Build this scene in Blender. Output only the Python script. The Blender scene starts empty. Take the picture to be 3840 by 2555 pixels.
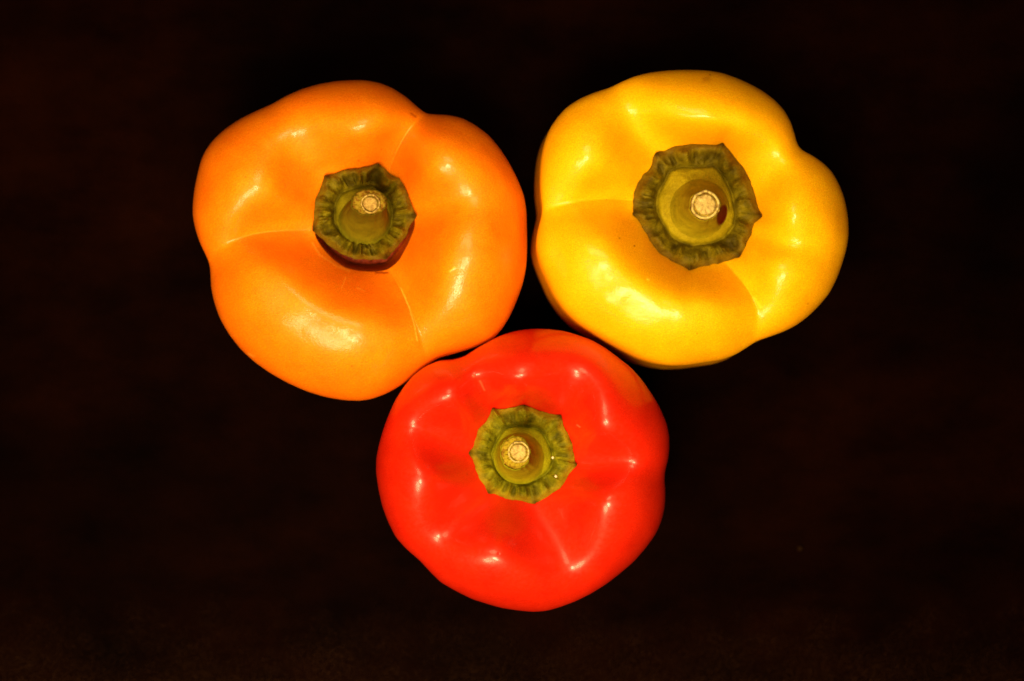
import bpy, math, numpy as np
from math import radians as R_
# ------------------------------------------------------------------ camera, world, light
S = bpy.context.scene
COL = S.collection
CAMZ, LENS = 0.506, 60.0
FPX = 3840 * LENS / 36.0
cd = bpy.data.cameras.new('camera'); cam = bpy.data.objects.new('camera', cd); COL.objects.link(cam)
cam.location = (0, 0, CAMZ); cd.lens = LENS; cd.sensor_width = 36; cd.clip_start = .01; cd.clip_end = 20
cd.dof.use_dof = True; cd.dof.focus_distance = CAMZ - .084; cd.dof.aperture_fstop = 9
S.camera = cam
S.render.resolution_x, S.render.resolution_y = 1024, 681
W = bpy.data.worlds.new('World'); S.world = W; W.use_nodes = True
bg = W.node_tree.nodes['Background']; bg.inputs[0].default_value = (1, .45, .2, 1); bg.inputs[1].default_value = .03
S.view_settings.view_transform = 'Standard'; S.view_settings.look = 'None'
S.view_settings.gamma = 1; S.view_settings.exposure = 0; S.view_settings.use_curve_mapping = False

def k_at(z): return (CAMZ - z) / FPX                 # metres per photo pixel at height z
def wx(px, z): return (px - 1920) * k_at(z)
def wy(py, z): return -(py - 1277.5) * k_at(z)
def lamp(name, typ, loc, aim, power, colr, size):
    l = bpy.data.lights.new(name, typ); l.energy = power; l.color = colr
    if typ == 'AREA': l.shape = 'DISK'; l.size = size
    else: l.shadow_soft_size = size
    o = bpy.data.objects.new(name, l); COL.objects.link(o); o.location = loc
    import mathutils
    d = mathutils.Vector(aim) - mathutils.Vector(loc)
    o.rotation_euler = d.to_track_quat('-Z', 'Y').to_euler()
    return o
lamp('ceiling_lamp_key', 'AREA', (-.02, -.11, .53), (0, -.01, .06), 2.7, (1, .84, .45), .14)
lamp('ceiling_lamp_soft', 'AREA', (-.18, -.25, .49), (0, -.01, .06), 2.8, (1, .82, .42), .22)
lamp('ceiling_lamp_back', 'AREA', (-.01, .10, .29), (0, 0, .03), .30, (1, .80, .40), .12)

# ------------------------------------------------------------------ helpers
def interp_closed(pts, n=1440, sig=2.0, c=(0, 0)):
    """closed outline (photo pixels, y down) -> radius as a function of angle (y up) around c"""
    p = np.array(pts, float) - np.array(c); p[:, 1] *= -1
    q = np.vstack([p, p[:1]]); out = []
    for a, b in zip(q[:-1], q[1:]):
        for t in np.linspace(0, 1, 60, endpoint=False): out.append(a + (b - a) * t)
    out = np.array(out); th = np.arctan2(out[:, 1], out[:, 0]) % (2*np.pi); r = np.hypot(out[:, 0], out[:, 1])
    i = np.argsort(th); th = th[i]; r = r[i]
    g = np.arange(n) * 2*np.pi / n
    v = np.interp(g, np.r_[th[-40:] - 2*np.pi, th, th[:40] + 2*np.pi], np.r_[r[-40:], r, r[:40]])
    if sig > 0:
        f = np.fft.rfftfreq(n, 1/n); s = sig*np.pi/180
        v = np.fft.irfft(np.fft.rfft(v) * np.exp(-(f*s)**2/2), n)
    return v
def sample(v, th):
    n = len(v); x = (th % (2*np.pi)) * n / (2*np.pi); i = np.floor(x).astype(int); t = x - i
    return v[i % n]*(1-t) + v[(i+1) % n]*t
def crop(o, s, pts): return [(o[0] + x/s, o[1] + y/s) for x, y in pts]
rng = np.random.default_rng(7)
LAT = rng.random((32, 32, 32))
def vnoise(x, y, z):
    i = [np.floor(a).astype(int) for a in (x, y, z)]; f = [a - b for a, b in zip((x, y, z), i)]
    f = [t*t*(3-2*t) for t in f]; r = 0
    for dx in (0, 1):
        for dy in (0, 1):
            for dz in (0, 1):
                w = (f[0] if dx else 1-f[0])*(f[1] if dy else 1-f[1])*(f[2] if dz else 1-f[2])
                r = r + w*LAT[(i[0]+dx) % 32, (i[1]+dy) % 32, (i[2]+dz) % 32]
    return r*2 - 1
def sst(a, b, x): t = np.clip((x-a)/(b-a), 0, 1); return t*t*(3-2*t)
def grid_mesh(name, P, mat, parent, attrs=None, cap_first=False, cap_last=False, flip=False):
    """P: (rings, n, 3) closed round the second axis"""
    m, n = P.shape[:2]; V = P.reshape(-1, 3); i = np.arange(m-1)[:, None]*n; j = np.arange(n)[None, :]; j2 = (j+1) % n
    F = np.stack([i+j, i+j2, i+n+j2, i+n+j], -1).reshape(-1, 4)
    faces = [F]; extra = []
    if cap_first: V = np.vstack([V, P[0].mean(0)]); c = len(V)-1; extra += [(c, b, a) for a, b in zip(range(n), np.roll(range(n), -1))]
    if cap_last: V = np.vstack([V, P[-1].mean(0)]); c = len(V)-1; o = (m-1)*n; extra += [(o+a, o+b, c) for a, b in zip(range(n), np.roll(range(n), -1))]
    me = bpy.data.meshes.new(name)
    nq, nt = len(F), len(extra)
    loops = np.r_[F.ravel(), np.array(extra, int).ravel()] if nt else F.ravel()
    me.vertices.add(len(V)); me.vertices.foreach_set('co', V.astype(np.float32).ravel())
    me.loops.add(len(loops)); me.loops.foreach_set('vertex_index', loops.astype(np.int32))
    me.polygons.add(nq+nt)
    ls = np.r_[np.arange(nq)*4, nq*4 + np.arange(nt)*3]
    me.polygons.foreach_set('loop_start', ls.astype(np.int32))
    me.polygons.foreach_set('use_smooth', np.ones(nq+nt, bool))
    me.update(calc_edges=True); me.validate()
    if flip: me.flip_normals()
    for k, a in (attrs or {}).items():
        a = a.ravel(); a = np.r_[a, np.full(len(V)-len(a), a[-1])]
        at = me.attributes.new(k, 'FLOAT', 'POINT'); at.data.foreach_set('value', a.astype(np.float32))
    me.materials.append(mat)
    o = bpy.data.objects.new(name, me); COL.objects.link(o)
    if parent: 
        o.parent = parent; o.matrix_parent_inverse = parent.matrix_world.inverted()
    return o

# ------------------------------------------------------------------ materials
class N:
    def __init__(s, name):
        s.m = bpy.data.materials.new(name); s.m.use_nodes = True; s.t = s.m.node_tree; s.b = s.t.nodes['Principled BSDF']
        s.obj = s.t.nodes.new('ShaderNodeTexCoord').outputs['Object']
    def new(s, ty, **kw):
        n = s.t.nodes.new(ty)
        for k, v in kw.items():
            if hasattr(n, k) and k not in n.inputs.keys(): setattr(n, k, v)
            else: n.inputs[k].default_value = v
        return n
    def link(s, a, b): s.t.links.new(a, b)
    def noise(s, scale, detail=3, rough=.5, vec=None):
        n = s.new('ShaderNodeTexNoise'); n.inputs['Scale'].default_value = scale; n.inputs['Detail'].default_value = detail
        n.inputs['Roughness'].default_value = rough; s.link(vec or s.obj, n.inputs['Vector']); return n.outputs['Fac']
    def ramp(s, fac, stops):
        n = s.new('ShaderNodeValToRGB'); e = n.color_ramp.elements
        while len(e) < len(stops): e.new(.5)
        for q, (p, c) in zip(e, stops): q.position = p; q.color = (*c, 1)
        s.link(fac, n.inputs[0]); return n.outputs[0]
    def mix(s, fac, a, b, mode='MIX'):
        n = s.new('ShaderNodeMix'); n.data_type = 'RGBA'; n.blend_type = mode
        for sock, v in ((n.inputs[0], fac), (n.inputs[6], a), (n.inputs[7], b)):
            if hasattr(v, 'is_linked') or hasattr(v, 'links'): s.link(v, sock)
            elif isinstance(v, tuple): sock.default_value = (*v, 1)
            else: sock.default_value = v
        return n.outputs[2]
    def math(s, op, a, b=0.0):
        n = s.new('ShaderNodeMath'); n.operation = op
        for sock, v in ((n.inputs[0], a), (n.inputs[1], b)):
            if hasattr(v, 'links'): s.link(v, sock)
            else: sock.default_value = v
        return n.outputs[0]
    def attr(s, name): n = s.new('ShaderNodeAttribute'); n.attribute_name = name; return n.outputs['Fac']
    def bump(s, h, dist, strength=1, normal=None):
        n = s.new('ShaderNodeBump'); n.inputs['Strength'].default_value = strength; n.inputs['Distance'].default_value = dist
        s.link(h, n.inputs['Height'])
        if normal is not None: s.link(normal, n.inputs['Normal'])
        return n.outputs[0]

def skin_material(name, base, base2, tint, rough, sss, coat_ior=1.16, crough=.2, spec=.9, bmp=1.0, ior=1.52):
    k = N(name)
    mott = k.ramp(k.noise(140, 4, .55), [(.3, base), (.7, base2)])
    grain = k.ramp(k.noise(3900, 1, .5), [(.25, (.72, .62, .6)), (.75, (1.0, 1.0, 1.0))])
    c = k.mix(1.0, mott, grain, 'MULTIPLY')
    pale = tuple(min(1, .55 + .6*v) for v in base)
    c = k.mix(k.attr('pale'), c, (min(1, base[0]*1.2+.1), min(1, base[1]*1.5 + .16), .08))
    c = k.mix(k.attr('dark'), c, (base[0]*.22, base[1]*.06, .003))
    k.link(c, k.b.inputs['Base Color'])
    rg = k.new('ShaderNodeMapRange'); k.link(k.noise(900, 4, .6), rg.inputs[0])
    rg.inputs[1].default_value = .3; rg.inputs[2].default_value = .7; rg.inputs[3].default_value = rough*.8; rg.inputs[4].default_value = rough*1.25
    k.link(rg.outputs[0], k.b.inputs['Roughness'])
    k.b.inputs['IOR'].default_value = ior
    k.b.inputs['Specular IOR Level'].default_value = spec
    k.b.inputs['Subsurface Weight'].default_value = sss; k.b.inputs['Subsurface Radius'].default_value = (1, .22, .05)
    k.b.inputs['Subsurface Scale'].default_value = .006
    k.b.inputs['Coat Weight'].default_value = 1; k.b.inputs['Coat IOR'].default_value = coat_ior
    k.b.inputs['Coat Tint'].default_value = (*tint, 1); k.b.inputs['Coat Roughness'].default_value = crough
    n1 = k.bump(k.noise(1600, 3, .6), .00006*bmp); n2 = k.bump(k.noise(260, 2, .5), .00007*bmp, .5, n1)
    k.link(n2, k.b.inputs['Normal']); k.link(n2, k.b.inputs['Coat Normal'])
    return k.m
M_orange = skin_material('orange_pepper_skin', (.97, .40, .004), (1.0, .49, .004), (1, .54, .4), .48, .10, 1.26, .14, .42, 1.0, 1.5)
M_yellow = skin_material('yellow_pepper_skin', (.97, .62, .004), (1.0, .70, .004), (1, .70, .4), .50, .10, 1.26, .14, .32, 1.0, 1.45)
M_red = skin_material('red_pepper_skin', (.70, .014, .001), (.78, .021, .002), (1, .88, .8), .38, .0, 1.22, .13, .5, .3, 1.45)

def calyx_material(name, lo, hi, brown, d1, d2):
    k = N(name)
    c = k.ramp(k.noise(380, 5, .65), [(.36, lo), (.64, hi)])
    dc = k.ramp(k.noise(300, 4, .6), [(.3, d1), (.7, d2)])
    c = k.mix(k.attr('disc'), c, dc)
    c = k.mix(k.math('MULTIPLY', k.attr('rim'), k.noise(260, 3, .6)), c, brown)
    g = k.ramp(k.noise(4200, 2, .6), [(.2, (.55, .55, .5)), (.8, (1, 1, 1))])
    c = k.mix(1.0, c, g, 'MULTIPLY')
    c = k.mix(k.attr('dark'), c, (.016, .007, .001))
    k.link(c, k.b.inputs['Base Color']); k.b.inputs['Roughness'].default_value = .55
    k.b.inputs['Specular IOR Level'].default_value = .06
    n1 = k.bump(k.noise(2200, 4, .65), .00018); n2 = k.bump(k.noise(600, 3, .6), .0005, .7, n1)
    k.link(n2, k.b.inputs['Normal'])
    return k.m
M_cal_o = calyx_material('dull_olive_calyx', (.085, .056, .002), (.22, .155, .003), (.17, .075, .004), (.17, .12, .003), (.27, .20, .005))
M_cal_y = calyx_material('olive_calyx', (.085, .055, .0015), (.22, .15, .003), (.17, .07, .003), (.28, .185, .003), (.44, .305, .005))
M_cal_r = calyx_material('green_calyx', (.11, .10, .002), (.30, .25, .005), (.36, .18, .006), (.26, .23, .004), (.42, .38, .006))
def stem_material(name, lo, hi, f1=None, f2=None):
    k = N(name)
    c = k.ramp(k.noise(500, 5, .7), [(.3, lo), (.7, hi)])
    if f1: c = k.mix(k.attr('foot'), c, k.ramp(k.noise(300, 4, .6), [(.3, f1), (.7, f2)]))
    g = k.ramp(k.noise(3800, 2, .6), [(.2, (.6, .58, .5)), (.8, (1, 1, 1))])
    k.link(k.mix(k.attr('dark'), k.mix(1.0, c, g, 'MULTIPLY'), (.11, .004, .001)), k.b.inputs['Base Color'])
    k.b.inputs['Roughness'].default_value = .6; k.b.inputs['Specular IOR Level'].default_value = .08
    n1 = k.bump(k.noise(1500, 5, .7), .0003)
    k.link(n1, k.b.inputs['Normal']); return k.m
M_stem_o = stem_material('stem_olive', (.11, .075, .002), (.18, .13, .004), (.15, .115, .003), (.25, .20, .005))
M_stem_y = stem_material('stem_yellow_green', (.28, .19, .004), (.42, .30, .008), (.26, .19, .003), (.42, .31, .006))
M_stem_r = stem_material('stem_lime', (.24, .20, .004), (.42, .37, .006), (.26, .23, .004), (.42, .38, .006))
M_cut_o = stem_material('cut_stem_tan', (.24, .14, .008), (.36, .22, .012))
M_cut_y = stem_material('cut_stem_cream', (.34, .21, .02), (.50, .31, .04))
M_cut_r = stem_material('cut_stem_yellow', (.36, .24, .010), (.52, .34, .016))
M_pith = stem_material('pale_pith', (.50, .32, .08), (.74, .50, .17))
M_pith_o = stem_material('dull_pith', (.42, .24, .05), (.60, .36, .10))
M_ring = stem_material('pale_ring', (.55, .38, .09), (.80, .58, .20))
M_ring_o = stem_material('dull_ring', (.46, .28, .06), (.66, .42, .12))

k = N('dark_stained_wood')
mp = k.new('ShaderNodeMapping'); mp.inputs['Scale'].default_value = (1, 1.7, 1); mp.inputs['Rotation'].default_value = (0, 0, R_(4)); k.link(k.obj, mp.inputs['Vector'])
gr = k.noise(28, 7, .65, mp.outputs[0])
c = k.ramp(gr, [(.35, (.0018, .00026, .00008)), (.65, (.0050, .0009, .00022))])
sp = k.ramp(k.noise(3800, 2, .7), [(.40, (.10, .08, .07)), (.66, (2.8, 2.6, 2.4))])
c = k.mix(1.0, c, sp, 'MULTIPLY')
mq = k.new('ShaderNodeMapping'); mq.inputs['Location'].default_value = (.37, .11, 0); k.link(k.obj, mq.inputs['Vector'])  # shifted so the random blotches darken the right side, a painted shadow pool
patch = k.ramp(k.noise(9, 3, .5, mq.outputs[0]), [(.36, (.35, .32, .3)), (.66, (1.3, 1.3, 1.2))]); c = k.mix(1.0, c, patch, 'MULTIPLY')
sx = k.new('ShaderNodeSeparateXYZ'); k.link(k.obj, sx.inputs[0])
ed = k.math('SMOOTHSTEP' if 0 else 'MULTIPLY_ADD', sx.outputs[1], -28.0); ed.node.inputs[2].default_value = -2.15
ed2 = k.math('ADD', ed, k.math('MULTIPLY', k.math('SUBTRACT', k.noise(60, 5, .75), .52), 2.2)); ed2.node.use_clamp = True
sheen_specks = k.ramp(k.noise(2300, 2, .8), [(.58, (.002, .0004, .0001)), (.66, (.16, .06, .025))])  # bright specks paint the bottom-edge light sheen into the wood colour
c = k.mix(k.math('MULTIPLY', ed2, .42), c, sheen_specks); k.link(c, k.b.inputs['Base Color'])
k.b.inputs['Roughness'].default_value = .55; k.b.inputs['Specular IOR Level'].default_value = 0.004
k.link(k.bump(k.noise(1900, 3, .7), .0002, .8, k.bump(gr, .0004)), k.b.inputs['Normal'])
M_wood = k.m
k = N('pale_crumb'); k.link(k.ramp(k.noise(900, 3), [(.3, (.75, .5, .25)), (.7, (.95, .75, .45))]), k.b.inputs['Base Color']); M_crumb = k.m
k = N('brown_crumb'); k.link(k.ramp(k.noise(900, 3), [(.3, (.006, .002, .0005)), (.7, (.018, .006, .001))]), k.b.inputs['Base Color']); k.b.inputs['Specular IOR Level'].default_value = .02; M_bcrumb = k.m

# ------------------------------------------------------------------ table top
import bmesh
bm = bmesh.new(); bmesh.ops.create_cube(bm, size=1)
for v in bm.verts: v.co.x *= .9; v.co.y *= .7; v.co.z = v.co.z*.03 - .015
bmesh.ops.bevel(bm, geom=bm.edges[:], offset=.003, segments=3, affect='EDGES')
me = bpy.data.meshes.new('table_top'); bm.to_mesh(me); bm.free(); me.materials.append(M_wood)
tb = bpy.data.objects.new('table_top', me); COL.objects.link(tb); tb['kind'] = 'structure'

# ------------------------------------------------------------------ a pepper
NT = 720
TH = np.arange(NT) * 2*np.pi / NT
NB = 960
TB = np.arange(NB) * 2*np.pi / NB
def pepper(name, cat, label, cpx, outline, calyx, pit, zeq, zc, zi, ctilt, sc, grooves, mats, stem, taper, marks=(), pitdepth=.0015,
           lobe_sc=None, seed=0, disc=.62, calyx_lift=0.0003, wr=1.0, ridges=(), namp=1.0, flare=(), pitq=6, sgroove=.70, gdrop=.0100, gwid=.98, cdepth=.0005, kback=.25):
    Msk, Mca, Mst, Mcut, Mpi, Mri = mats
    root = bpy.data.objects.new(name, None); COL.objects.link(root)
    root.empty_display_size = .02
    root.location = (wx(cpx[0], zeq), wy(cpx[1], zeq), 0); root['label'] = label; root['category'] = cat; root['group'] = 'three bell peppers on the dark table'
    bpy.context.view_layer.update()
    Ro = interp_closed(outline, sig=1.3, c=cpx); Rc = interp_closed(calyx, sig=.5, c=cpx); Rp = interp_closed(pit, sig=3.5, c=cpx)
    # groove centre lines
    G = []
    for pts, depth, width, sharp in grooves:
        q = np.array(pts, float) - np.array(cpx); q[:, 1] *= -1
        a = np.unwrap(np.arctan2(q[:, 1], q[:, 0])); rr = np.hypot(q[:, 0], q[:, 1])
        ss = (rr - sample(Rp, a)) / (sample(Ro, a) - sample(Rp, a))
        pol = np.polyfit(ss, a, len(pts)-1) if len(pts) > 1 else np.array([a[0]])
        G.append((pol, depth, width, sharp))
    def top(th, s):
        """height of the upper surface; s=0 at the pit rim, 1 at the widest outline"""
        ro, rp = sample(Ro, th), sample(Rp, th); r = rp + s*(ro-rp)
        keep = 1.0+0*z0_(s); crease = 0*z0_(s); rm = .5*r+.5*(rp+.5*(ro-rp))
        for pol, depth, width, sharp in G:
            ac = np.polyval(pol, np.clip(s, 0, 1)); d = (th-ac+np.pi) % (2*np.pi) - np.pi
            x = d*rm/(width*gwid)
            keep = keep*(1-min(1, depth/.0055)*np.exp(-np.abs(x)**(1.5 if sharp < .3 else 1.9)*(.5 if sharp < .3 else .5)))
            if sharp < .3: crease = crease + cdepth*np.exp(-np.sqrt((d*r/8)**2+.05))*sst(-.05, .12, s)*(1-sst(.85, 1, s))
        w = 1-keep
        s0 = np.interp(th % (2*np.pi), [a_*np.pi/180 for a_, _ in lobe_sc], [h_ for _, h_ in lobe_sc], period=2*np.pi) if lobe_sc else sc
        scl = s0 + (sgroove-s0)*w; zt = zc - gdrop*w
        a = np.clip((s-scl)/(1-scl), 0, 1); b = np.clip((scl-s)/scl, 0, 1)
        tilt = ctilt[0]*np.cos(th) + ctilt[1]*np.sin(th)
        zo = zeq + (zt-zeq)*(.5*np.sqrt(np.clip(1-a**2, 0, 1)) + .5*(1-a**2))
        zin = zt - (zt-zi-tilt)*((1-w)*(1-np.cos(np.pi/2*b)) + w*b**1.08)
        return np.where(s > scl, zo, zin) - crease, r
    z0_ = lambda v: np.asarray(v, float)
    sa = np.sin(np.linspace(0, 1, 150)*np.pi/2)**1.0
    s_in = np.linspace(0, sc, 70, endpoint=False); ang = np.linspace(0, np.pi/2, 96); s_out = sc + (1-sc)*np.sin(ang)
    s_all = np.r_[s_in, s_out]
    TT, SS = np.meshgrid(TB, s_all)
    Z, RR = top(TT, SS)
    # soften the join at the crest
    for _ in range(120):
        Z[1:-1] = Z[1:-1] + .5*(((Z[:-2]*(SS[2:]-SS[1:-1]) + Z[2:]*(SS[1:-1]-SS[:-2]))/(SS[2:]-SS[:-2])) - Z[1:-1])
    X = cpx[0] + RR*np.cos(TT); Y = cpx[1] - RR*np.sin(TT)
    nz = vnoise(X/95+seed, Y/95, Z*0)*.00030*namp + vnoise(X/40+seed, Y/40, Z*0+3)*.00006*namp
    fade = sst(0, .2, SS)
    Zt = Z + nz*fade*(1-sst(.85, 1, SS))
    PX = np.stack([wx(X, Zt), wy(Y, Zt), Zt], -1)
    # pit floor under the calyx
    q = 1-np.linspace(.98, 0, 44, endpoint=False)**1.6; TQ, QQ = np.meshgrid(TB, q)
    rq = sample(Rp, TQ)*QQ; zedge = Z[0][None, :]
    zq = zedge*(QQ**2) + (1-QQ**2)*(zi) - pitdepth*(1-QQ**pitq) - .0*QQ
    xq = cpx[0]+rq*np.cos(TQ); yq = cpx[1]-rq*np.sin(TQ)
    PQ = np.stack([wx(xq, zq), wy(yq, zq), zq], -1)
    # flank and bottom, vertical in the world, narrowing to the base
    ctr = np.array([PX[-1, :, 0].mean(), PX[-1, :, 1].mean()]); eq = PX[-1, :, :2]-ctr
    smooth_r = np.hypot(eq[:, 0], eq[:, 1]).mean()
    FLR = np.interp(TB, [a*np.pi/180 for a, _ in flare], [b for _, b in flare], period=2*np.pi) if flare else 0*TB
    v = np.linspace(0, 1, 90)[1:]; rows = []
    for t in v:
        h = zeq*(1-t) if t < 1 else 0
        f = 1 - taper*(t**2.8) + FLR*(.5*sst(.10, .34, t)-.35*sst(0, .05, t)*(1-sst(.06, .16, t)))
        rnd = .016
        if h < rnd: f = f * 1 - .42*(1-math.sqrt(max(0, 1-((rnd-h)/rnd)**2)))
        kk = 1-kback*t
        rad = np.hypot(eq[:, 0], eq[:, 1]); fac = (rad*kk + smooth_r*(1-kk))/rad*f
        rows.append(np.stack([ctr[0]+eq[:, 0]*fac, ctr[1]+eq[:, 1]*fac, np.full(NB, h)], -1))
    for f2 in (.8, .5, .2):
        b = rows[89-1].copy(); b[:, :2] = ctr + (b[:, :2]-ctr)*f2; b[:, 2] = .003*(1-f2); rows.append(b)
    PF = np.stack(rows)
    P = np.concatenate([PQ, PX, PF]); nr = P.shape[0]
    pale = np.zeros(P.shape[:2]); dark = np.zeros(P.shape[:2])
    prx = np.concatenate([xq, X, np.full((len(rows), NB), -9999.)]); pry = np.concatenate([yq, Y, np.full((len(rows), NB), -9999.)])
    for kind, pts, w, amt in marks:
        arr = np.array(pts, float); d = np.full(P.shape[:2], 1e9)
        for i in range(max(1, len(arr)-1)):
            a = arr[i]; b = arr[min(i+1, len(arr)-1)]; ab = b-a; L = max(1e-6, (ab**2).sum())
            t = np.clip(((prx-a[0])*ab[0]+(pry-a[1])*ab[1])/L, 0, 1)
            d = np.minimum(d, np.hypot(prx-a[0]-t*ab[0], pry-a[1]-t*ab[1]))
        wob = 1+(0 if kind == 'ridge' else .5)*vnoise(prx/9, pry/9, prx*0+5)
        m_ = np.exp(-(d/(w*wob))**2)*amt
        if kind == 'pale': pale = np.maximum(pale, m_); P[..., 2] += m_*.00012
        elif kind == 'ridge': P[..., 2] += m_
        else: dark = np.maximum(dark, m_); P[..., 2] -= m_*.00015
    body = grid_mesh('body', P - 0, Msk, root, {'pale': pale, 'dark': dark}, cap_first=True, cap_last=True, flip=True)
    # ---------------- calyx
    rho = np.r_[np.linspace(.02, .985, 92), 1.0]; TC, RH = np.meshgrid(TH, rho)
    rcs = sample(Rc, TC)*(1+.012*vnoise(np.cos(TC)*14+seed, np.sin(TC)*14, TC*0)); rpp = sample(Rp, TC); roo = sample(Ro, TC)
    s_r = (sample(Rc, TH)-sample(Rp, TH))/(sample(Ro, TH)-sample(Rp, TH))
    zr, _ = top(TH, np.maximum(s_r, 0)); zr = zr + calyx_lift
    dm = interp_closed(calyx, sig=14, c=cpx); rd = sample(dm, TC)*.97    # disc follows a rounder outline
    rr = RH*(rcs*sst(.45, .95, RH) + rd*(1-sst(.45, .95, RH)))
    xc = cpx[0]+rr*np.cos(TC); yc = cpx[1]-rr*np.sin(TC)
    dj = disc*(1+.05*vnoise(np.cos(TC)*2.2+seed, np.sin(TC)*2.2, TC*0+seed))
    zg = zi + stem['groove'] + ctilt[0]*np.cos(TC)*.6+ctilt[1]*np.sin(TC)*.6
    band = sst(dj, 1.0, RH)
    zband = zg + (zr[None, :]-zg)*band + .0011*np.sin(np.pi*np.clip((RH-dj)/(1-dj), 0, 1))*(1+.6*vnoise(np.cos(TC)*4, np.sin(TC)*4+seed, TC*0))
    zdisc = zg + stem['dome']*(1-(RH/dj)**2.2)
    zcal = np.where(RH > dj, zband, zdisc)
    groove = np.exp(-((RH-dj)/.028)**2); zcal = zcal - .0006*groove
    n1 = vnoise(np.cos(TC)*4.2+seed, np.sin(TC)*4.2, RH*2.5+seed); n2 = vnoise(np.cos(TC)*9, np.sin(TC)*9+seed, RH*6)
    ridg = (1-np.abs(n1)*2)*.75 + (1-np.abs(n2)*2)*.2
    env = sst(dj, dj+.10, RH)*(1-sst(.84, 1.0, RH))
    zcal = zcal + .00145*wr*ridg*env
    zcal = zcal + .0005*vnoise(xc/30+seed, yc/30, xc*0)*(1-np.exp(-((1-RH)/.1)**2))*(.15+.85*sst(dj-.1, dj, RH))
    hole_c = 0*RH
    if 'hole' in stem:
        hx, hy, hw, hh, hr = stem['hole']; u = (xc-hx)*math.cos(hr)+(yc-hy)*math.sin(hr); v_ = -(xc-hx)*math.sin(hr)+(yc-hy)*math.cos(hr)
        hole_c = 1-sst(.6, 1.15, (u/hw)**2+(v_/hh)**2); zcal = zcal-.0016*hole_c
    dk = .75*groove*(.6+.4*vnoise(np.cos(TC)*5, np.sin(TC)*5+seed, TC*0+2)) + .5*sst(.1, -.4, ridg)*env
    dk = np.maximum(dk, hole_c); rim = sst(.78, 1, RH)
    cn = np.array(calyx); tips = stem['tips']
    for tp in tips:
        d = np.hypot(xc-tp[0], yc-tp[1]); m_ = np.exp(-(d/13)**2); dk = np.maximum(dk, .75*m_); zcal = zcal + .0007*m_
    PC = np.stack([wx(xc, zcal), wy(yc, zcal), zcal], -1)
    under = PC[-1].copy(); under[:, 2] -= .0007
    cc = PC[-1].mean(0)[:2]; u2 = under.copy(); u2[:, :2] = cc+(u2[:, :2]-cc)*.93; u2[:, 2] -= .0012
    u3 = u2.copy(); u3[:, :2] = cc+(u3[:, :2]-cc)*.9; u3[:, 2] -= .003
    PC = np.concatenate([PC, under[None], u2[None], u3[None]])
    ext = lambda a, v_: np.concatenate([a, np.full((3, NT), v_)])
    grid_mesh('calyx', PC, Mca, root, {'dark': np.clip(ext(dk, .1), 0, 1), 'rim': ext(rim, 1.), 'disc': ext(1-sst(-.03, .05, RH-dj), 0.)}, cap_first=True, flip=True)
    # ---------------- stem: leaning tube with flared foot
    ns = 96; ths = np.arange(ns)*2*np.pi/ns
    bx, by, br = stem['base']; tx, ty, trx, trY = stem['top']; zb = zi+stem['groove']+stem['dome']*.25; zt = stem['z']
    rows = []; dks = []
    for t in np.linspace(0, 1, 48):
        rise = t
        f = (1-t)**stem.get('flare', 2.2)
        rx = trx*(1-f)+br*f; ry = trY*(1-f)+br*f
        w = 1-(1-t)**1.3
        cx = bx+(tx-bx)*w; cy = by+(ty-by)*w
        wob = 1+sst(.05, .6, t)*.09*vnoise(np.cos(ths)*1.8+seed, np.sin(ths)*1.8, ths*0+t*1.5) + sst(.05, .6, t)*.05*vnoise(np.cos(ths)*6, np.sin(ths)*6+seed, ths*0+t)
        z = zb+(zt-zb)*(rise**1.15)*np.ones(ns)
        hole = np.zeros(ns)
        xx = cx+rx*wob*np.cos(ths); yy = cy-ry*wob*np.sin(ths)
        rows.append((xx, yy, z)); dks.append(hole)
    # rounded shoulder into the cut
    for sc_, dz in ((.975, .0004), (.93, .0006)):
        xx = tx+(rows[47][0]-tx)*sc_; yy = ty+(rows[47][1]-ty)*sc_; rows.append((xx, yy, rows[47][2]+dz)); dks.append(np.zeros(ns))
    dks = np.array(dks); FT = np.repeat(sst(.95, .3, np.r_[np.linspace(0, 1, 48), 1, 1])[:, None], ns, 1)
    xs = np.array([r[0] for r in rows]); ys = np.array([r[1] for r in rows]); zs = np.array([r[2] for r in rows])
    if 'hole' in stem:
        hx, hy, hw, hh, hr = stem['hole']
        for i in range(len(xs)):
            u = (xs[i]-hx)*math.cos(hr)+(ys[i]-hy)*math.sin(hr); v_ = -(xs[i]-hx)*math.sin(hr)+(ys[i]-hy)*math.cos(hr)
            d = (u/hw)**2+(v_/hh)**2; m_ = 1-sst(.6, 1.15, d); dks[i] = np.maximum(dks[i], m_); zs[i] -= .0016*m_
    stm = grid_mesh('stem', np.stack([wx(xs, zs), wy(ys, zs), zs], -1), Mst, root, {'dark': dks, 'foot': FT})
    # cut end: disc with a little relief, pith core and ring
    z0 = zt+.0006; rh = np.linspace(.03, 1, 24); T2, R2 = np.meshgrid(ths, rh)
    ex = xs[-1]-tx; ey = ys[-1]-ty
    xd = tx+ex[None, :]*R2; yd = ty+ey[None, :]*R2
    zd = z0 + .00035*vnoise(xd/9, yd/9+seed, xd*0) - .0005*R2**6 - .0002*sst(.9, 1, R2)*0
    grid_mesh('cut_end', np.stack([wx(xd, zd), wy(yd, zd), zd], -1), Mcut, stm, {'dark': .45*sst(.1, .6, vnoise(xd/8, yd/8, xd*0+9))+.25*R2**5}, cap_first=True, flip=True)
    px_, py_, pr = stem['pith']
    rows = []
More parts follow.
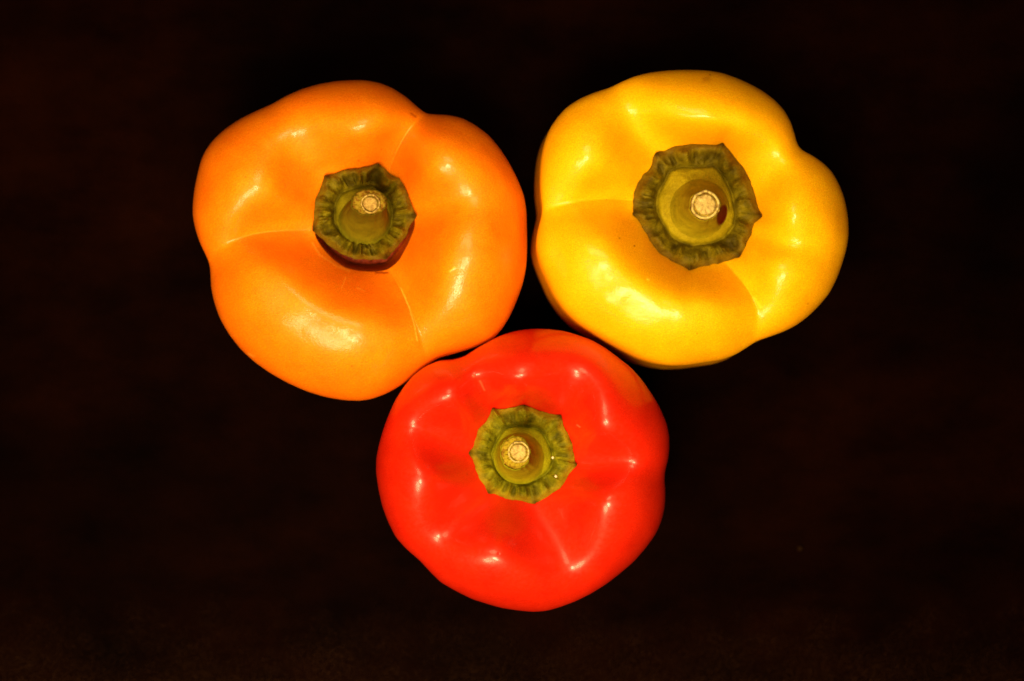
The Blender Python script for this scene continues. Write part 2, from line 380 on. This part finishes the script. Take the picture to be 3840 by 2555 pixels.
    for q_, h in ((1.0, .0001), (.97, .0005), (.85, .00065), (.6, .0006), (.3, .0005), (.05, .00045)):
        w = 1+.07*vnoise(np.cos(ths)*2+seed, np.sin(ths)*2, ths*0+4)
        rows.append((px_+pr*.80*q_*w*np.cos(ths), py_-pr*.80*q_*w*np.sin(ths), z0+h+.0002*vnoise(px_+q_*np.cos(ths)*5, np.sin(ths)*5*q_, ths*0)))
    A = [np.array([r[i] for r in rows]) for i in range(3)]
    dk = .35*sst(0.1, .5, vnoise(A[0]/7+seed, A[1]/7, A[0]*0))
    grid_mesh('pith', np.stack([wx(A[0], A[2]), wy(A[1], A[2]), A[2]], -1), Mpi, stm, {'dark': dk}, cap_last=True, flip=False)
    rows = []
    for q_, h in ((.90, .0001), (.93, .00045), (1.0, .0006), (1.07, .0005), (1.11, .0001)):
        w = 1+.05*vnoise(np.cos(ths)*2.5+seed, np.sin(ths)*2.5, ths*0+7)
        rows.append((px_+pr*q_*w*np.cos(ths), py_-pr*q_*w*np.sin(ths), z0+h+.00015*vnoise(np.cos(ths)*7, np.sin(ths)*7, ths*0+seed)))
    A = [np.array([r[i] for r in rows]) for i in range(3)]
    dk = .5*sst(.1, .5, vnoise(np.cos(ths)*6+seed, np.sin(ths)*6, ths*0))[None, :]*np.ones((5, 1))
    grid_mesh('vascular_ring', np.stack([wx(A[0], A[2]), wy(A[1], A[2]), A[2]], -1), Mri, stm, {'dark': dk}, flip=True)
    return root, Rp

# ------------------------------------------------------------------ orange pepper
C1 = lambda p: crop((680, 250), 1.2059, p); C4 = lambda p: crop((1120, 560), 3.136, p)
out_o = C1([(830,62),(900,75),(960,100),(1020,140),(1070,185),(1108,214),(1150,217),(1210,220),(1270,233),(1330,265),(1390,310),(1440,370),(1485,440),(1520,510),(1548,580),(1560,650),(1562,730),(1563,820),(1560,900),(1545,980),(1520,1050),(1490,1120),(1455,1180),(1410,1235),(1332,1268),(1250,1294),(1162,1318),(1082,1370),(1000,1436),(930,1478),(860,1504),(800,1512),(730,1508),(650,1494),(560,1466),(480,1430),(400,1385),(330,1335),(270,1280),(215,1210),(175,1140),(150,1070),(135,1000),(132,930),(128,890),(110,850),(85,800),(65,740),(52,680),(52,620),(60,550),(75,480),(90,420),(115,370),(150,325),(200,280),(260,240),(330,205),(410,170),(480,130),(550,100),(620,80),(700,66),(770,62)])
cal_o = C4([(940,168),(1000,215),(1080,290),(1180,345),(1240,430),(1290,560),(1330,660),(1385,785),(1310,900),(1260,1030),(1180,1130),(1110,1200),(1040,1290),(950,1295),(800,1300),(650,1290),(520,1240),(420,1180),(330,1110),(250,1030),(160,960),(175,820),(180,700),(195,590),(250,480),(280,380),(305,310),(420,295),(510,255),(580,235),(700,230),(820,205),(890,180)])
pit_o = C4([(940,230),(1180,380),(1290,600),(1360,780),(1370,900),(1290,1100),(1180,1310),(1050,1420),(880,1440),(700,1430),(540,1390),(400,1290),(280,1160),(190,1020),(200,840),(220,620),(300,400),(500,290),(700,260)])
tips_o = C4([(940,180),(335,318),(180,940),(1350,780),(1030,1270)])
(ocx, ocy), = C4([(765, 780)])
gr_o = [
  (C1([(945,455),(990,350),(1108,214)]), .0062, 62, .12),
  (C1([(1065,655),(1250,600),(1560,690)]), .0022, 75, .5),
  (C1([(965,960),(1045,1120),(1110,1375)]), .0040, 75, .18),
  (C1([(590,740),(420,745),(128,885)]), .0060, 70, .15),
  (C1([(640,480),(520,330),(420,165)]), .0042, 120, 1.),
]
st_o = dict(groove=-.0006, dome=.0030, tips=tips_o, base=(*C4([(770,850)])[0], 98), top=(*C4([(828,625)])[0], 69, 51), z=.0905, flare=3.2,
            pith=(*C4([(845,640)])[0], 33))
marks_o = [('pale', C1([(992,1000),(1030,1090),(1055,1170),(1068,1240)]), 2.2, .85),
           ('pale', C1([(300,1298),(325,1312)]), 4, .5), ('pale', C1([(745,950),(725,1000)]), 2.5, .45), ('pale', C1([(795,1000),(830,1015)]), 2.5, .4),
           ('pale', C1([(1215,925),(1235,908)]), 4, .9), ('pale', C1([(595,800),(625,850),(700,900),(760,925)]), 4, .45),
           
           ('dark', C1([(880,930),(935,932)]), 4, .8), ('dark', C1([(290,498),(292,500)]), 3, .5), ('dark', C1([(800,425),(802,427)]), 3.5, .6), ('dark', C1([(905,375),(907,377)]), 3, .5),
           ('dark', C1([(770,1355),(771,1356)]), 2.5, .8), ('dark', C1([(1040,212),(1060,225)]), 4, .5)]
o1, _ = pepper('orange_pepper', 'pepper', 'orange bell pepper with a dark red gap under the rim of its olive calyx',
       (ocx, ocy), out_o, cal_o, pit_o, .063, .0800, .0625, (0, .0), .42, gr_o, (M_orange, M_cal_o, M_stem_o, M_cut_o, M_pith_o, M_ring_o), st_o, .16,
       marks_o, pitdepth=.013, pitq=14, seed=3, disc=.60, calyx_lift=.0012, wr=1.7)
# raw core seen in the gap under the calyx
cO = interp_closed(cal_o, sig=4, c=(ocx, ocy)); rows = []
for sc_, z in ((.5, .058), (.85, .0655), (.90, .0650), (.96, .0640), (1.0, .0615), (1.03, .0540)):
    r = sample(cO, TH)*sc_; z_ = z+.0005*vnoise(np.cos(TH)*9, np.sin(TH)*9, TH*0+sc_*12)-.0065
    x = ocx+r*np.cos(TH); y = ocy-r*np.sin(TH)+ (6 if sc_ > .9 else 0)*np.clip(-np.sin(TH), 0, 1)*sc_*3; rows.append(np.stack([wx(x, z_), wy(y, z_), z_-.0015], -1))
kk = N('raw_red_core'); kk.link(kk.ramp(kk.noise(700, 4, .7), [(.35, (.11, .004, .001)), (.7, (.38, .04, .004))]), kk.b.inputs['Base Color']); kk.b.inputs['Roughness'].default_value = .5
kk.link(kk.bump(kk.noise(1100, 4, .7), .0006), kk.b.inputs['Normal'])
grid_mesh('core', np.stack(rows), kk.m, o1, cap_first=True, flip=True)

# ------------------------------------------------------------------ yellow pepper
C2 = lambda p: crop((1950, 220), 1.2746, p); C5 = lambda p: crop((2330, 490), 2.751, p)
out_y = C2([(830,55),(900,58),(970,70),(1040,95),(1100,122),(1160,155),(1220,200),(1265,250),(1295,305),(1312,360),(1325,410),(1345,437),(1400,465),(1450,500),(1490,540),(1520,590),(1545,650),(1560,710),(1570,780),(1570,850),(1560,910),(1540,980),(1515,1050),(1480,1120),(1430,1180),(1380,1230),(1320,1275),(1260,1305),(1190,1330),(1130,1350),(1085,1380),(1030,1415),(960,1440),(880,1452),(800,1465),(720,1468),(640,1458),(560,1435),(480,1395),(400,1350),(330,1305),(270,1265),(210,1205),(160,1130),(120,1040),(95,980),(78,920),(78,860),(90,800),(105,750),(108,710),(100,650),(96,590),(98,520),(105,450),(120,390),(145,330),(180,280),(220,235),(280,195),(350,165),(430,140),(490,110),(550,85),(620,68),(700,58),(770,55)])
cal_y = C5([(1045,125),(1110,200),(1190,290),(1270,400),(1330,520),(1380,660),(1405,790),(1450,885),(1370,960),(1340,1080),(1290,1170),(1255,1250),(1215,1305),(1100,1340),(1000,1370),(900,1390),(790,1410),(700,1443),(640,1400),(520,1345),(400,1270),(330,1190),(270,1090),(210,980),(120,865),(125,740),(125,640),(170,540),(240,440),(300,390),(320,300),(345,225),(440,210),(560,165),(700,142),(840,145),(980,150)])
(ycx, ycy), = C5([(770, 780)])
pit_y = [(ycx+(x-ycx)*.93, ycy+(y-ycy)*.93) for x, y in cal_y]
gr_y = [
  (C2([(640,440),(520,270),(480,112)]), .0045, 90, .6),
  (C2([(1120,520),(1230,470),(1330,425)]), .0045, 95, .5),
  (C2([(1130,840),(1330,890),(1570,920)]), .0016, 50, .3),
  (C2([(1000,1000),(1105,1130),(1110,1365)]), .0038, 70, .25),
  (C2([(545,680),(370,672),(106,735)]), .0050, 70, .12),
]
st_y = dict(groove=.0006, dome=.0042, tips=C5([(1045,140),(365,240),(135,850),(1430,880),(710,1420),(1215,1290)]), base=(*C5([(790,800)])[0], 118), top=(*C5([(862,780)])[0], 60, 57), z=.086, flare=2,
            pith=(*C5([(868,765)])[0], 49), hole=(*C5([(1040,870)])[0], 19, 42, .28))
marks_y = [('dark', C2([(880,95),(900,98)]), 10, .35), ('dark', C2([(908,76),(909,77)]), 3, .7), ('dark', C2([(548,895),(549,896)]), 2.5, .9), ('dark', C2([(476,858),(477,859)]), 2, .7),
           ('dark', C2([(846,1314),(847,1315)]), 2.2, .9), ('pale', C2([(608,1054),(616,1056)]), 3.5, .6), ('pale', C2([(1115,1140),(1150,1190)]), 4, .35), ('dark', C2([(545,655),(548,690),(542,720)]), 4, .5),
           ('dark', C2([(1375,1170),(1377,1172)]), 4, .35)]
pepper('yellow_pepper', 'pepper', 'yellow bell pepper with a small dark red hole in its stem',
       (ycx, ycy), out_y, cal_y, pit_y, .0655, .0785, .0625, (0, 0), .43, gr_y, (M_yellow, M_cal_y, M_stem_y, M_cut_y, M_pith, M_ring), st_y, .05,
       marks_y, seed=11, disc=.66, wr=1.5, flare=[(60, 0), (110, 0), (130, 0), (155, .06), (175, .07), (200, .06), (230, .06), (285, .085), (310, .04), (330, 0)], kback=.04)

# ------------------------------------------------------------------ red pepper
C3 = lambda p: crop((1360, 1180), 1.3633, p); C6 = lambda p: crop((1720, 1480), 3.485, p)
out_r = C3([(880,73),(950,75),(1030,85),(1100,105),(1170,130),(1240,170),(1300,215),(1370,270),(1420,325),(1460,380),(1500,440),(1530,500),(1555,560),(1567,620),(1568,690),(1560,750),(1545,800),(1543,850),(1548,910),(1545,980),(1530,1050),(1500,1120),(1450,1190),(1390,1260),(1320,1320),(1250,1375),(1170,1425),(1090,1465),(1010,1495),(940,1515),(870,1520),(790,1512),(710,1500),(640,1480),(560,1455),(480,1415),(400,1370),(340,1310),(290,1255),(230,1205),(170,1140),(130,1060),(100,980),(80,890),(68,800),(70,730),(85,660),(105,590),(130,520),(165,440),(210,370),(260,310),(320,265),(390,235),(460,232),(520,215),(580,175),(640,140),(700,110),(760,90),(820,78)])
cal_r = C6([(435,172),(500,190),(620,185),(740,160),(850,133),(950,170),(1080,220),(1200,255),(1335,272),(1370,400),(1430,520),(1480,640),(1500,760),(1525,880),(1555,915),(1480,1000),(1400,1110),(1330,1220),(1230,1290),(1120,1360),(1000,1430),(860,1400),(700,1380),(560,1340),(480,1300),(385,1290),(340,1190),(260,1080),(220,960),(180,850),(130,770),(190,680),(220,570),(260,460),(330,390),(390,300),(430,210)])
(rcx, rcy), = C6([(830, 790)])
pit_r = [(rcx+(x-rcx)*.93, rcy+(y-rcy)*.93) for x, y in cal_r]
gr_r = [
  (C3([(545,690),(400,625),(115,560)]), .0048, 95, .5),
  (C3([(645,430),(600,340),(500,220)]), .0040, 75, .4),
  (C3([(1010,500),(1060,370),(1170,130)]), .0034, 110, .7),
  (C3([(1100,770),(1300,755),(1545,812)]), .0042, 80, .35),
  (C3([(900,980),(985,1120),(1090,1465)]), .0050, 135, .5),
  (C3([(640,920),(520,1010),(310,1280)]), .0042, 110, .6),
]
st_r = dict(groove=.0002, dome=.0036, tips=C6([(437,185),(1325,282),(1540,915),(1000,1415),(390,1280),(140,770),(850,140)]), base=(*C6([(800,830)])[0], 98), top=(*C6([(742,762)])[0], 58, 68), z=.094, flare=3,
            pith=(*C6([(783,752)])[0], 37))
marks_r = [('pale', C3([(565,312),(568,315)]), 4, .5), ('pale', C3([(600,340),(622,385)]), 3.5, .35), ('dark', C3([(600,402),(601,403)]), 2.5, .8),
           ('pale', C3([(1095,565),(1110,575)]), 2.5, .7), ('dark', C3([(1125,1175),(1126,1176)]), 3, .5), ('dark', C3([(695,1220),(696,1221)]), 4, .5),
           ('dark', C3([(535,815),(536,817)]), 2.5, .4),
           ]
pepper('red_pepper', 'pepper', 'glossy red bell pepper with a green calyx, in front of the orange and yellow ones',
       (rcx, rcy), out_r, cal_r, pit_r, .068, .0865, .0670, (0, 0), .47, gr_r, (M_red, M_cal_r, M_stem_r, M_cut_r, M_pith, M_ring), st_r, .20,
       marks_r, seed=21, disc=.60, wr=.8, namp=.4, gdrop=.0112, sgroove=.74, gwid=.88, lobe_sc=[(0, .35), (60, .36), (90, .34), (135, .42), (180, .47), (225, .49), (270, .49), (300, .42), (330, .37)])

# ------------------------------------------------------------------ crumbs and flecks
def crumb(name, px, py, z, a, b, rot, mat, label, cat, seed, grp=None):
    bm = bmesh.new(); bmesh.ops.create_icosphere(bm, subdivisions=2, radius=1)
    r = np.random.default_rng(seed)
    for v in bm.verts:
        v.co *= 1+.35*(r.random()-.5)
    k_ = k_at(z)
    for v in bm.verts: v.co.x *= a*k_; v.co.y *= b*k_; v.co.z *= min(a, b)*k_*.7
    me = bpy.data.meshes.new(name); bm.to_mesh(me); bm.free(); me.materials.append(mat)
    o = bpy.data.objects.new(name, me); COL.objects.link(o); o.location = (wx(px, z), wy(py, z), z); o.rotation_euler.z = rot
    o['label'] = label; o['category'] = cat
    if grp: o['group'] = grp
FL = C6([(1226, 823), (1268, 1072)])
import mathutils
bpy.context.view_layer.update(); DG = bpy.context.evaluated_depsgraph_get()
def rest_z(px, py, z):                # height of the calyx surface a fleck lies on
    for _ in range(6):
        ok, hit, *_r = S.ray_cast(DG, mathutils.Vector((wx(px, z), wy(py, z), .3)), mathutils.Vector((0, 0, -1)))
        if ok: z = hit.z
    return z
ZF = [rest_z(*p, .0737) + .0001 for p in FL]; print('fleck heights', ZF)
crumb('fleck', *FL[0], ZF[0], 8, 4.5, .35, M_crumb, 'upper pale fleck on the right of the red pepper calyx', 'crumb', 1, 'pale flecks on the red pepper calyx')
crumb('fleck', *FL[1], ZF[1], 5, 6.5, .2, M_crumb, 'lower pale fleck on the right of the red pepper calyx', 'crumb', 2, 'pale flecks on the red pepper calyx')
crumb('crumb', 3000, 2056, .0006, 11, 10, .2, M_bcrumb, 'small round brown crumb on the bare table right of the red pepper', 'crumb', 3)
